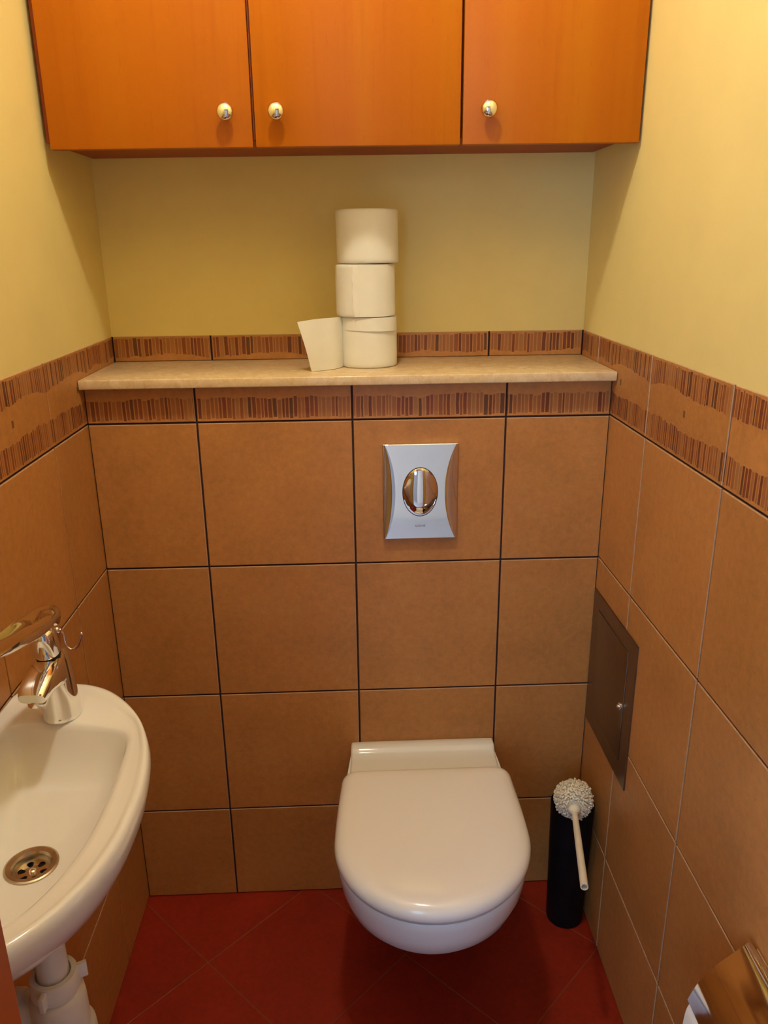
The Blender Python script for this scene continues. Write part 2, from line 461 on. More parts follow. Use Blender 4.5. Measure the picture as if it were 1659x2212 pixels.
# ------------------------------------------------------------------ flush plate
FX0, FX1, FZ0, FZ1 = .5655, .7140, .8945, 1.0905
FCX, FCZ = (FX0+FX1)/2, (FZ0+FZ1)/2; HW, HH = (FX1-FX0)/2, (FZ1-FZ0)/2
fp = thing('flush_plate', 'chrome toilet flush plate with oval button on the tiled rear wall', 'flush plate', (FCX, 0, FZ0))
bm = bmesh.new()
def ub(v): return .665 + .29*abs(v)**2.2
YC = .0125
NU, NV = 12, 36
def yside(t, v):                 # depth of the bent side wings
    return YC - .0048*(t**1.6)*(1 - .75*abs(v)**2)
patches = []
vv = [-1 + 2*j/NV for j in range(NV+1)]
c_rows = [[(u*ub(v)/1.0, v, YC) for u in [-1 + 2*i/NU for i in range(NU+1)]] for v in vv]
patches.append(c_rows)
for s in (-1, 1):
    rws = []
    for v in vv:
        b = ub(v); row = []
        for i in range(NU+1):
            t = i/NU; u = b + (1-b)*t; row.append((s*u, v, yside(t, v)))
        rws.append(row if s > 0 else row[::-1])
    patches.append(rws)
def P3(u, v, y): return Vector((FCX + u*(HW-.001), -y, FCZ + v*(HH-.001)))
for rws in patches:
    R = [[bm.verts.new(P3(*p)) for p in r] for r in rws]
    for a, b in zip(R, R[1:]):
        for i in range(len(a)-1):
            bm.faces.new((a[i], a[i+1], b[i+1], b[i]))
# rim: rolled edge back to the wall
rim = []
per = [(u, -1) for u in [-1+2*i/24 for i in range(24)]] + [(1, v) for v in [-1+2*j/NV for j in range(NV)]] + [(u, 1) for u in [1-2*i/24 for i in range(24)]] + [(-1, v) for v in [1-2*j/NV for j in range(NV)]]
def yper(u, v):
    if abs(u) >= .9999: return yside(1, v)
    b = ub(v); return YC if abs(u) <= b else yside((abs(u)-b)/(1-b), v)
r0 = [P3(u, v, yper(u, v)) for u, v in per]
r1 = [Vector((FCX + u*HW, -(yper(u, v)-.0009), FCZ + v*HH)) for u, v in per]
r2 = [Vector((FCX + u*HW, -.0003, FCZ + v*HH)) for u, v in per]
loft(bm, [r0, r1, r2], False, False)
bmesh.ops.recalc_face_normals(bm, faces=list(bm.faces))
part('cover', bm, M_CHROME, fp, angle=18)
# oval push button with a scooped lower lip
BX, BZ, BRX, BRZ = .6393, .9930, .0345, .0500
bm = bmesh.new(); rings = []; NS = 48
for k in range(0, 15):
    r = 1 - k/15
    ring = []
    for i in range(NS):
        a = 2*pi*i/NS; px, pz = r*cos(a), r*sin(a)
        h = .0135 + .0085*(1 - px*px)**.8 * sqrt(max(0, 1 - .55*r**4)) * (1 if r < .99 else .25)
        lip = -.62 + .55*px*px
        if pz < lip: h -= .012*min(1, (lip-pz)*2.2)
        ring.append((BX + px*BRX, -max(h, .0127), BZ + pz*BRZ))
    rings.append(ring)
loft(bm, rings, False, True)
e0 = [(BX + BRX*cos(2*pi*i/NS), -.010, BZ + BRZ*sin(2*pi*i/NS)) for i in range(NS)]
loft(bm, [e0, rings[0]], False, False)
bmesh.ops.recalc_face_normals(bm, faces=list(bm.faces))
part('button', bm, M_CHROME, fp, angle=32)
# fine seam around the button
bm = bmesh.new()
loft(bm, [[(BX + (BRX+d)*cos(2*pi*i/NS), -y, BZ + (BRZ+d)*sin(2*pi*i/NS)) for i in range(NS)] for d, y in ((-.0004, .0121), (-.0004, .0128), (.0011, .0128), (.0011, .0121))], False, False)
part('seam', bm, M_DARK, fp)
# small maker's mark
cu = bpy.data.curves.new('mark', 'FONT'); cu.body = 'GROHE'; cu.size = .0062; cu.align_x = 'CENTER'; cu.align_y = 'CENTER'; cu.extrude = .0001
to = bpy.data.objects.new('mark_tmp', cu); COL.objects.link(to)
bpy.context.view_layer.update()
me = bpy.data.meshes.new_from_object(to.evaluated_get(bpy.context.evaluated_depsgraph_get()))
bpy.data.objects.remove(to)
me.transform(Matrix.Translation((.6395 - FCX, -.01265, .9215 - FZ0)) @ Matrix.Rotation(pi/2, 4, 'X'))
me.materials.clear(); me.materials.append(M_GREYPRINT)
mk = bpy.data.objects.new('maker_mark', me); COL.objects.link(mk); mk.parent = fp

# ------------------------------------------------------------------ toilet
toi = thing('toilet', 'white wall-hung toilet with closed lid under the flush plate', 'toilet', (.64, -.25, .10))
def xc(y): return .6470 + .0285*y
def outline(yb, yf, wb, wm, rc, n=96, ym=None, pw=2.0):
    """closed plan outline: straight back with rounded corners, sides swelling to wm, round front"""
    ym = ym if ym is not None else yf + wm
    pts = []
    nb = n//8
    for i in range(nb): pts.append((-wb+rc + (2*wb-2*rc)*i/nb, yb))
    for i in range(n//12):
        a = pi/2*(1 - i/(n//12)); pts.append((wb-rc + rc*cos(a), yb-rc + rc*sin(a)))
    ns = n//6
    for i in range(ns):
        t = i/ns; y = (yb-rc) + (ym-(yb-rc))*t; pts.append((wb + (wm-wb)*sin(t*pi/2), y))
    nf = n//2 - 2*0
    for i in range(nf):
        a = pi*i/nf
        cx = cos(a); sy = sin(a)
        pts.append((wm*math.copysign(abs(cx)**(2/pw), cx), ym - (ym-yf)*abs(sy)**(2/pw)))
    for i in range(ns):
        t = 1 - i/ns; y = (yb-rc) + (ym-(yb-rc))*t; pts.append((-(wb + (wm-wb)*sin(t*pi/2)), y))
    for i in range(n//12):
        a = pi/2*(i/(n//12)); pts.append((-(wb-rc) - rc*cos(a), yb-rc + rc*sin(a)))
    return pts
def ring(pts, z, dz=None): return [(xc(y)+x, y, z + (dz(x, y) if dz else 0)) for x, y in pts]
# lid
bm = bmesh.new(); rr = []
YBK, YFR = -.128, -.509
for ins, z in ((.016, .4005), (.006, .3998), (.0015, .4030), (.0, .4075), (.0, .4130), (.0015, .4190), (.0055, .4250), (.0125, .4296), (.024, .4324), (.045, .4338), (.09, .4344), (.14, .4346)):
    rc = max(.004, .030-ins*.6)
    rr.append(ring(outline(YBK-ins*.8, YFR+ins, .1735-ins, .1805-ins, rc, ym=-.325), z+.0045))
loft(bm, rr)
part('lid', bm, M_SEATPLASTIC, toi, angle=60)
# seat (thin dark-lined ring under the lid)
bm = bmesh.new(); rr = []
for ins, z in ((.03, .3965), (.022, .3966), (.0205, .3980), (.022, .4048), (.03, .4050)):
    rr.append(ring(outline(-.135-ins*.3, YFR+ins, .168-ins, .1790-ins, .02, ym=-.325), z))
loft(bm, rr)
part('seat', bm, M_SEATPLASTIC, toi, angle=60)
# bowl
bm = bmesh.new(); rr = []
for yf, z, wm, wb, ym in ((-.500, .3960, .1745, .158, -.325), (-.5015, .3925, .1755, .158, -.325), (-.500, .378, .1748, .158, -.325), (-.492, .345, .171, .156, -.32), (-.473, .306, .163, .150, -.305), (-.440, .268, .149, .142, -.285), (-.393, .230, .132, .131, -.26), (-.330, .192, .113, .116, -.22), (-.255, .157, .094, .10, -.18), (-.17, .128, .075, .088, -.13), (-.11, .112, .06, .076, -.09)):
    rr.append(ring(outline(-.0005, yf, wb, wm, .02, ym=ym), z))
rr = rr[::-1]
top = ring(outline(-.03, -.46, .12, .13, .02, ym=-.325), .3955)
rr.append(top)
loft(bm, rr)
# raised rear ledge of the ceramic, with a step towards the hinges
prof = [(-.0005, .390), (-.0005, .4085), (-.004, .4115), (-.024, .4115), (-.029, .4095), (-.033, .4045), (-.038, .4020), (-.060, .4025), (-.116, .4030), (-.120, .390)]
N = 14; hw = .1585
xs = [-hw, -hw+.0015, -hw+.005, -hw+.02] + [-hw+.02 + (2*hw-.04)*i/6 for i in range(1, 6)] + [hw-.02, hw-.005, hw-.0015, hw]
rings = []
for k, x in enumerate(xs):
    dz = {0: -.006, 1: -.002, 2: -.0005}.get(min(k, len(xs)-1-k), 0)
    rings.append([(xc(y)+x, y, max(.39, z+dz)) for y, z in prof])
loft(bm, rings)
bmesh.ops.recalc_face_normals(bm, faces=list(bm.faces))
part('bowl', bm, M_CERAMIC, toi, angle=50)

# ------------------------------------------------------------------ toilet brush + holder
hold = thing('toilet_brush_holder', 'tall black cylindrical toilet brush holder in the right floor corner', 'brush holder', (.9655, -.104, 0))
bm = bmesh.new()
lathe(bm, [(.036, .0), (.0395, .0015), (.0405, .006), (.0462, .306), (.0466, .310), (.0455, .3125), (.0435, .3115), (.0428, .306), (.038, .012), (.0001, .010)], 48, (.9655, -.104, 0), cap0=True, cap1=False)
bmesh.ops.recalc_face_normals(bm, faces=list(bm.faces))
part('cup', bm, M_BLACK, hold, angle=35)
B0, B1 = Vector((.9490, -.170, .3440)), Vector((.9040, -.400, .3660))
bd = (B1-B0).normalized()
br = thing('toilet_brush', 'white toilet brush lying across the black holder, handle towards the room', 'toilet brush', tuple(B0))
bm = bmesh.new()
lathe(bm, [(.0001, -.012), (.0085, -.011), (.0125, -.006), (.0132, .0), (.0125, .005), (.0085, .009), (.0065, .014)], 24, B0, bd, True, True)
part('collar', bm, M_BRUSH, br)
bm = bmesh.new(); L = (B1-B0).length
lathe(bm, [(.0055, .008), (.0062, .03), (.0068, .10), (.0073, L-.003), (.0070, L), (.0052, L), (.0048, L-.02), (.0001, L-.021)], 24, B0, bd, True, False)
bmesh.ops.recalc_face_normals(bm, faces=list(bm.faces))
part('handle', bm, M_BRUSH, br, angle=40)
# bristle head: a ball of radial tufts
bm = bmesh.new()
hc = B0 - bd*.036 + Vector((.001, 0, .003))
d0, a0, b0 = basis(bd)
rng = random.Random(3)
bmesh.ops.create_uvsphere(bm, u_segments=20, v_segments=14, radius=.0335, matrix=Matrix.Translation(hc))
n = 950
for i in range(n):
    c = 1 - 2*(i+.5)/n; ph = i*2.399963 + rng.uniform(-.05, .05); s = sqrt(1-c*c)
    if c > .90: continue
    dr = (d0*c + (a0*cos(ph) + b0*sin(ph))*s).normalized()
    ln = .0405*rng.uniform(.93, 1.04)*(1.0 if c > -.5 else .95)
    r1 = rng.uniform(.0018, .0027); tip = hc + dr*ln
    lean = Vector((rng.uniform(-1, 1), rng.uniform(-1, 1), rng.uniform(-1, 1)))*.0018
    _, p, q = basis(dr)
    r_in = [hc + dr*.020 + (p*cos(k*pi/2.5)+q*sin(k*pi/2.5))*.0016 for k in range(5)]
    r_md = [hc + dr*.034 + lean*.6 + (p*cos(k*pi/2.5)+q*sin(k*pi/2.5))*r1*.85 for k in range(5)]
    r_ou = [tip + lean + (p*cos(k*pi/2.5)+q*sin(k*pi/2.5))*r1 for k in range(5)]
    loft(bm, [r_in, r_md, r_ou], False, True)
part('bristle_head', bm, M_BRISTLE, br, smooth=False)

# ------------------------------------------------------------------ access panel on the right wall
pan = thing('access_panel', 'square brushed metal access panel in the right tiled wall', 'access panel', (W, -.132, .463))
bm = bmesh.new()
PY0, PY1, PZ0, PZ1 = -.2650, -.0035, .4635, .7700
QY0, QY1, QZ0, QZ1 = -.2265, -.0400, .5020, .7375
th = .0035
for (y0, y1, z0, z1) in ((PY0, QY0, PZ0, PZ1), (QY1, PY1, PZ0, PZ1), (QY0, QY1, PZ0, QZ0), (QY0, QY1, QZ1, PZ1)):
    box(bm, W-th, W-.0002, y0, y1, z0, z1)
part('frame', bm, M_STEEL, pan, smooth=False)
bm = bmesh.new(); bbox(bm, W-th-.0012, W-.0004, QY0+.0012, QY1-.0012, QZ0+.0012, QZ1-.0012, .0008, 2)
pd = part('door', bm, M_STEEL, pan, angle=60)
bm = bmesh.new(); lathe(bm, [(.0075, 0), (.0075, .002), (.0062, .0035), (.0035, .0037), (.0035, .0065), (.0001, .0072)], 24, (W-th-.001, -.2125, .6160), (-1, 0, 0))
part('lock', bm, M_CHROME_SOFT, pd, label='small round shiny lock')

# ------------------------------------------------------------------ toilet rolls on the ledge
def roll_bm(o, r, h, rc=.0195, seg=72, seedv=1, ax=(0, 0, 1), crease=None):
    bm = bmesh.new(); rn = random.Random(seedv)
    ph = [rn.uniform(0, 6.28) for _ in range(6)]
    prof = [(rc, .0008), (r-.005, .0), (r-.0015, .0008), (r, .003)] + [(r, .003+(h-.006)*k/16) for k in range(1, 16)] + [(r, h-.003), (r-.0015, h-.0008), (r-.005, h), (rc, h-.0008)]
    d, a, b = basis(ax); o = Vector(o)
    rings = []
    for rad, z in prof:
        rg = []
        for i in range(seg):
            t = 2*pi*i/seg
            dr = .0006*sin(2*t+ph[0]) + .0004*sin(3*t+ph[1]+z*40)
            if crease and rad == r: dr += crease(t, z/h)
            rg.append(o + d*z + (a*cos(t)+b*sin(t))*(rad + (dr if rad > rc+.001 else 0)))
        rings.append(rg)
    loft(bm, rings, False, False)
    # inner wall of the paper ring is closed by the core
    bmesh.ops.recalc_face_normals(bm, faces=list(bm.faces))
    return bm
def core_bm(o, h, rc=.0195, ax=(0, 0, 1)):
    bm = bmesh.new()
    lathe(bm, [(rc, .0005), (rc, h-.0005), (rc-.0012, h-.0005), (rc-.0012, .0005), (rc, .0005)], 40, o, ax, False, False)
    return bm
YR = .1145
RG = 'toilet rolls stacked on the marble ledge'
stack = [('bottom toilet roll of the stack on the marble ledge, loose sheet hanging left', .5447, .0563, ZT+.0002, .0985, 11),
         ('middle toilet roll of the white stack, with a creased outer sheet', .5395, .0588, ZT+.0990, .0985, 12),
         ('topmost toilet roll of the white stack on the marble ledge', .5447, .0597, ZT+.1985, .0985, 13)]
roots = []
for k, (lb, x, r, z, h, sd) in enumerate(stack):
    rt = thing('toilet_roll', lb, 'toilet roll', (x, YR, z), RG); roots.append(rt)
    if k == 2: z = ZT + .1988
    cre = None
    part('paper', roll_bm((x, YR, z), r, h, seedv=sd), M_PAPER, rt, angle=50)
    part('core', core_bm((x, YR, z), h), M_CARD, rt, label='cardboard core')
# thin overlapping sheet on a roll, as a curved patch with thickness
def sheet_patch(root, name, cx, r, z0, t0, t1, f_lo, f_hi, fz, nt=30, nz=8, th=.0006, jag=None):
    bm = bmesh.new()
    lay = []
    for o_ in (0, th):
        rows = []
        for i in range(nt+1):
            s = i/nt; lo, hi = f_lo(s), f_hi(s); rw = []
            for j in range(nz+1):
                t = t0 + (t1-t0)*s + (jag(j/nz)*(1-s)**4 if jag else 0)
                rw.append((cx + (r+o_+fz(s, j/nz))*sin(t), YR - (r+o_+fz(s, j/nz))*cos(t), z0 + lo + (hi-lo)*j/nz))
            rows.append(rw)
        lay.append([[bm.verts.new(p) for p in rw] for rw in rows])
    A, B = lay
    for L_, fl in ((B, False), (A, True)):
        for i in range(nt):
            for j in range(nz):
                q = [L_[i][j], L_[i+1][j], L_[i+1][j+1], L_[i][j+1]]
                bm.faces.new(q[::-1] if fl else q)
    bd_ = [(i, 0) for i in range(nt)] + [(nt, j) for j in range(nz)] + [(nt-i, nz) for i in range(nt)] + [(0, nz-j) for j in range(nz)]
    for p, q in zip(bd_, bd_[1:]+bd_[:1]):
        bm.faces.new((A[p[0]][p[1]], A[q[0]][q[1]], B[q[0]][q[1]], B[p[0]][p[1]]))
    bmesh.ops.recalc_face_normals(bm, faces=list(bm.faces))
    return part(name, bm, M_PAPER, root, angle=60)
# bottom roll: folded flap along its upper front
sheet_patch(roots[0], 'folded_flap', .5447, .0563, ZT, -.95, 1.35, lambda s: .0745 - .004*s, lambda s: .0775 + .0205*min(1, sin(pi*min(1, s*.9+.02))*1.5), lambda s, j: .0008 + .0012*sin(pi*s)*(1-j))
# middle roll: outer sheet, torn edge with wrinkle
sheet_patch(roots[1], 'outer_sheet', .5395, .0588, ZT+.0990, -.43, 1.25, lambda s: .001, lambda s: .0975 - .018*max(0, s-.72)**1.2*3, lambda s, j: .0004 + .0030*max(0, 1-s*11)*(.45+.55*abs(sin(j*5+.6))) + .0010*max(0, sin(s*8+j*5))*.7, nt=56, nz=20, jag=lambda j: (.10*(.42-j) if j < .42 else 0) + .02*sin(j*23))
# long loose sheet trailing to the left of the bottom roll
bm = bmesh.new()
lo = spline([(.4925, .0950, ZT+.0015), (.4800, .0660, ZT+.0010), (.4580, .0480, ZT+.0008), (.4308, .0335, ZT+.0006)], 8)
hi = spline([(.4925, .0950, ZT+.0985), (.4760, .0690, ZT+.0990), (.4430, .0480, ZT+.0985), (.4075, .0240, ZT+.0955)], 8)
th = .0006; nz = 10; lay = []
for sgn in (0, 1):
    rows = []
    for i, (p, q) in enumerate(zip(lo, hi)):
        tg = (lo[min(i+1, len(lo)-1)] - lo[max(i-1, 0)]).normalized(); nr = Vector((-tg.y, tg.x, 0)) * th * sgn
        rw = []
        for j in range(nz+1):
            s = j/nz; c = p.lerp(q, s)
            c += Vector((-tg.y, tg.x, 0)) * (.004*sin(pi*s)*(i/len(lo))**2)
            rw.append(bm.verts.new(c + nr))
        rows.append(rw)
    lay.append(rows)
A, B = lay; nt = len(lo)-1
for L_ in (A, B):
    for i in range(nt):
        for j in range(nz): bm.faces.new((L_[i][j], L_[i+1][j], L_[i+1][j+1], L_[i][j+1]))
bd_ = [(i, 0) for i in range(nt)] + [(nt, j) for j in range(nz)] + [(nt-i, nz) for i in range(nt)] + [(0, nz-j) for j in range(nz)]
for p, q in zip(bd_, bd_[1:]+bd_[:1]): bm.faces.new((A[p[0]][p[1]], A[q[0]][q[1]], B[q[0]][q[1]], B[p[0]][p[1]]))
bmesh.ops.recalc_face_normals(bm, faces=list(bm.faces))
part('loose_sheet', bm, M_PAPER, roots[0], angle=60)

# ------------------------------------------------------------------ wash basin
bas = thing('wash_basin', 'small white ceramic wash basin mounted on the left tiled wall', 'wash basin', (.1, -.74, .68))
BC = (.100, -.745)
Oc = spline([(.0003, -.462), (.030, -.448), (.070, -.4435), (.110, -.451), (.150, -.476), (.188, -.522), (.218, -.577), (.236, -.630), (.2455, -.688), (.2475, -.735), (.2440, -.790), (.2315, -.843), (.2120, -.887), (.183, -.927), (.147, -.958), (.100, -.977), (.045, -.985), (.0003, -.985)], 6)
Oc = [(max(.0003, p[0]), p[1]) for p in [(v.x, v.y) for v in [Vector((q[0], q[1], 0)) for q in Oc]]]
Ic = spline([(.020, -.556), (.060, -.5475), (.120, -.5510), (.168, -.5600), (.190, -.574), (.200, -.605), (.2055, -.680), (.2060, -.745), (.2010, -.795), (.189, -.845), (.166, -.890), (.125, -.930), (.075, -.948), (.035, -.935), (.019, -.880), (.014, -.760), (.014, -.620)], 6, True)
Ic = [(v[0], v[1]) for v in Ic]
def polar(poly, th):
    dx, dy = cos(th), sin(th); best = 0
    for (x1, y1), (x2, y2) in zip(poly, poly[1:]+poly[:1]):
        ax, ay, bx, by = x1-BC[0], y1-BC[1], x2-BC[0], y2-BC[1]
        ex, ey = bx-ax, by-ay; den = dx*ey - dy*ex
        if abs(den) < 1e-12: continue
        t = (ax*ey - ay*ex)/den; s = (ax*dy - ay*dx)/den
        if t > 0 and -1e-6 <= s <= 1+1e-6: best = max(best, t)
    return best
NB = 160
TH = [2*pi*i/NB for i in range(NB)]
RO = [polar(Oc, t) for t in TH]; RI = [polar(Ic, t) for t in TH]
DRX, DRY, DRZ = .1065, -.7250, .7485
def bring(rad, z, cshift=(0, 0)):
    return [(max(.0003, BC[0]+cshift[0]+r*cos(t)), BC[1]+cshift[1]+r*sin(t), z if not callable(z) else z(BC[0]+r*cos(t), BC[1]+r*sin(t))) for r, t in zip(rad, TH)]
gapO = [o-i for o, i in zip(RO, RI)]
def inset(d): return [o - min(d, g*.42*(d/.03)) for o, g in zip(RO, gapO)]
drain_c = (DRX-BC[0], DRY-BC[1])
def floor_ring(k, z):            # between inner edge (0) and drain circle (1)
    out = []
    for r, t in zip(RI, TH):
        x0, y0 = BC[0]+r*cos(t), BC[1]+r*sin(t); x1, y1 = DRX+.0315*cos(t), DRY+.0315*sin(t)
        out.append((x0+(x1-x0)*k, y0+(y1-y0)*k, z))
    return out
def under(k, z):
    out = []
    for r, t in zip(RO, TH):
        x0, y0 = BC[0]+r*cos(t), BC[1]+r*sin(t); x1, y1 = DRX+.03*cos(t), DRY+.03*sin(t)
        out.append((max(.0003, x0+(x1-x0)*k), y0+(y1-y0)*k, z))
    return out
rings = [under(.97, .700), under(.8, .702), under(.55, .720), under(.34, .744), under(.19, .768), under(.095, .788), under(.035, .804),
         bring([r-.0015 for r in RO], .816), bring(RO, .826), bring([r-.0012 for r in RO], .8325),
         bring(inset(.005), .8375), bring(inset(.011), .8400), bring(inset(.018), .8395), bring(inset(.025), .8370), bring(inset(.032), .8352),
         bring([i+min(.009, g*.4) for i, g in zip(RI, gapO)], .8345), bring([i+min(.003, g*.2) for i, g in zip(RI, gapO)], .8332), bring([i-.002 for i in RI], .8303), bring([i-.0055 for i in RI], .8245), floor_ring(.085, .812), floor_ring(.16, .793), floor_ring(.28, .775), floor_ring(.45, .763), floor_ring(.65, .755), floor_ring(.85, .7507), floor_ring(1.0, .7485), floor_ring(1.0, .712)]
bm = bmesh.new(); loft(bm, rings, True, True)
bmesh.ops.recalc_face_normals(bm, faces=list(bm.faces))
part('basin', bm, M_CERAMIC, bas, angle=75)
bm = bmesh.new()
lathe(bm, [(.0318, .0004), (.0316, .0018), (.0295, .0026), (.0235, .0016), (.0215, -.001), (.0206, -.0095)], 48, (DRX, DRY, DRZ), cap0=False, cap1=False)
dr = part('drain_ring', bm, M_DRAIN, bas, angle=24, label='worn bronze-toned metal drain ring')
bm = bmesh.new()
# strainer plate with six holes: wedge-free build from ring sectors
def plate_holes(bm, c, R, nh, rh, rho, seg=12):
    cx, cy, cz = c
    cen = [(cx + rho*cos(2*pi*k/nh), cy + rho*sin(2*pi*k/nh)) for k in range(nh)]
    outer_n = nh*seg
    ov = [bm.verts.new((cx + R*cos(2*pi*i/outer_n), cy + R*sin(2*pi*i/outer_n), cz)) for i in range(outer_n)]
    hub_r = rho - rh - .0012
    hv = [bm.verts.new((cx + hub_r*cos(2*pi*i/outer_n), cy + hub_r*sin(2*pi*i/outer_n), cz)) for i in range(outer_n)]
    for k in range(nh):
        hx, hy = cen[k]; a0 = 2*pi*k/nh
        rect = []
        lo_i = k*seg - seg//2
        oi = [ov[(lo_i+i) % outer_n] for i in range(seg+1)]; hi_ = [hv[(lo_i+i) % outer_n] for i in range(seg+1)]
        loop = oi + hi_[::-1]
        hole = []
        for v in loop:
            d = Vector((v.co.x-hx, v.co.y-hy, 0)).normalized(); hole.append(bm.verts.new((hx + d.x*rh, hy + d.y*rh, cz)))
        m = len(loop)
        dn = [bm.verts.new((v.co.x, v.co.y, cz-.003)) for v in hole]
        for i in range(m):
            j = (i+1) % m
            if i == seg or i == m-1:
                bm.faces.new((loop[i], loop[j], hole[j], hole[i]))
            else: bm.faces.new((loop[i], loop[j], hole[j], hole[i]))
            bm.faces.new((hole[i], hole[j], dn[j], dn[i]))
    bm.faces.new(hv)
plate_holes(bm, (DRX, DRY, DRZ-.009), .0206, 6, .0047, .0134)
bmesh.ops.recalc_face_normals(bm, faces=list(bm.faces))
part('strainer', bm, M_CHROME_SOFT, dr, smooth=False)
bm = bmesh.new(); lathe(bm, [(.0042, -.0092), (.0042, -.0068), (.003, -.0058), (.0001, -.0057)], 20, (DRX, DRY, DRZ))
part('screw', bm, M_CHROME_SOFT, dr)
bm = bmesh.new(); lathe(bm, [(.0199, -.028), (.0199, -.0255), (.0001, -.0255)], 32, (DRX, DRY, DRZ))
part('drain_hole', bm, M_DARK, bas)

# ------------------------------------------------------------------ faucet
fx, fy, fz = .0885, -.5270, .8350
fau = thing('faucet', 'chrome single-lever faucet standing at the far end of the wash basin', 'faucet', (fx, fy, fz))
def se(cx, cy, cz, w, h, d, n=32, p=2.6):
    """superellipse ring, centre, half width (x), half height, tangent d"""
    d, a, b = basis(d); out = []
    for i in range(n):
        t = 2*pi*i/n; c, s = cos(t), sin(t)
        out.append(Vector((cx, cy, cz)) + a*(w*math.copysign(abs(c)**(2/p), c)) + b*(h*math.copysign(abs(s)**(2/p), s)))
    return out
bm = bmesh.new()
lathe(bm, [(.0262, 0), (.0268, .002), (.0266, .006), (.0252, .03), (.0232, .06), (.0208, .085), (.0185, .098), (.0160, .1030), (.010, .1040)], 48, (fx, fy, fz))
spl = [((fx-.001, fy+.004, fz+.070), .0190, .028, (0, -1, -.10)), ((fx-.001, fy-.016, fz+.076), .0208, .0250, (0, -1, -.2)), ((fx-.002, fy-.036, fz+.078), .0212, .0205, (0, -1, -.3)), ((fx-.003, fy-.054, fz+.0765), .0207, .0160, (0, -1, -.38)), ((fx-.004, fy-.0690, fz+.0725), .0192, .0118, (0, -1, -.4)), ((fx-.004, fy-.0760, fz+.0700), .0172, .0088, (0, -1, -.4))]
loft(bm, [se(*c, w, h, d, 36, 3.2) for c, w, h, d in spl])
bmesh.ops.recalc_face_normals(bm, faces=list(bm.faces))
part('body', bm, M_CHROME, fau, angle=40)
ax_, ay_, az_ = fx-.004, fy-.0615, fz+.0535
bm = bmesh.new(); lathe(bm, [(.0108, .0), (.0120, .0012), (.0120, .011), (.010, .014)], 32, (ax_, ay_, az_), cap0=False)
lathe(bm, [(.0105, .001), (.0001, .0012)], 24, (ax_, ay_, az_), cap0=False, cap1=False)
part('aerator', bm, M_CHROME_SOFT, fau)
CO, CA = (fx-.002, fy-.0105, fz+.1020), (0, -.30, 1)
bm = bmesh.new(); lathe(bm, [(.0170, -.006), (.0170, .0045)], 32, CO, CA)
part('cartridge_gap', bm, M_DARK, fau)
# lever: domed cap running forward into a dished paddle
bm = bmesh.new()
lathe(bm, [(.0160, .0032), (.0180, .0036), (.0184, .006), (.0182, .026), (.0172, .035), (.0148, .042), (.0080, .046), (.0003, .047)], 40, CO, CA)
def dish(c, w, h, d, k, n=40):
    d, a, b = basis(d); out = []
    for i in range(n):
        t = 2*pi*i/n; x = cos(t); s_ = sin(t)
        if s_ >= 0: zz = h*((1-k)*sqrt(max(0, 1-x*x)) + k*(.15 + .75*abs(x)**2.5)*(1 if abs(x) < .999 else .6))
        else: zz = -h*sqrt(max(0, 1-x*x))
        out.append(Vector(c) + a*(w*x) + b*zz)
    return out
lv = [((fx, fy+.021, fz+.133), .0080, .0050, (0, -1, .9), 0), ((fx, fy+.016, fz+.145), .0130, .0100, (0, -1, .9), 0), ((fx, fy+.004, fz+.1555), .0175, .0120, (0, -1, .3), 0), ((fx-.001, fy-.014, fz+.1570), .0205, .0130, (0, -1, -.02), .25),
      ((fx-.003, fy-.040, fz+.1560), .0225, .0120, (0, -1, 0), .85), ((fx-.005, fy-.070, fz+.1590), .0225, .0098, (0, -1, .12), 1), ((fx-.008, fy-.105, fz+.1650), .0205, .0080, (0, -1, .16), 1), ((fx-.010, fy-.132, fz+.1690), .0165, .0060, (0, -1, .12), .8), ((fx-.011, fy-.143, fz+.1700), .0110, .0038, (0, -1, .05), .2)]
loft(bm, [dish(*q) for q in lv])
bmesh.ops.recalc_face_normals(bm, faces=list(bm.faces))
part('lever', bm, M_CHROME, fau, angle=45)

# ------------------------------------------------------------------ hook
hk = thing('wall_hook', 'small chrome hook on the left tiled wall behind the faucet', 'hook', (0, -.285, .846))
bm = bmesh.new(); lathe(bm, [(.0085, .0003), (.0085, .002), (.0070, .004), (.0045, .0055), (.0040, .007), (.0001, .008)], 24, (0, -.285, .846), (1, 0, 0))
part('rosette', bm, M_CHROME, hk)
bm = bmesh.new()
tube(bm, spline([(.005, -.285, .8460), (0.0090, -.285, .838), (0.0095, -.285, .826), (0.0125, -.285, .8145), (0.0195, -.285, .8090), (0.0285, -.285, .8135), (0.0345, -.285, .8250), (0.0390, -.285, .8375)], 6), [.0026]*43, 12)
bmesh.ops.create_uvsphere(bm, u_segments=14, v_segments=10, radius=.0034, matrix=Matrix.Translation((0.0393, -.285, .8385)))
part('hook_arm', bm, M_CHROME, hk)

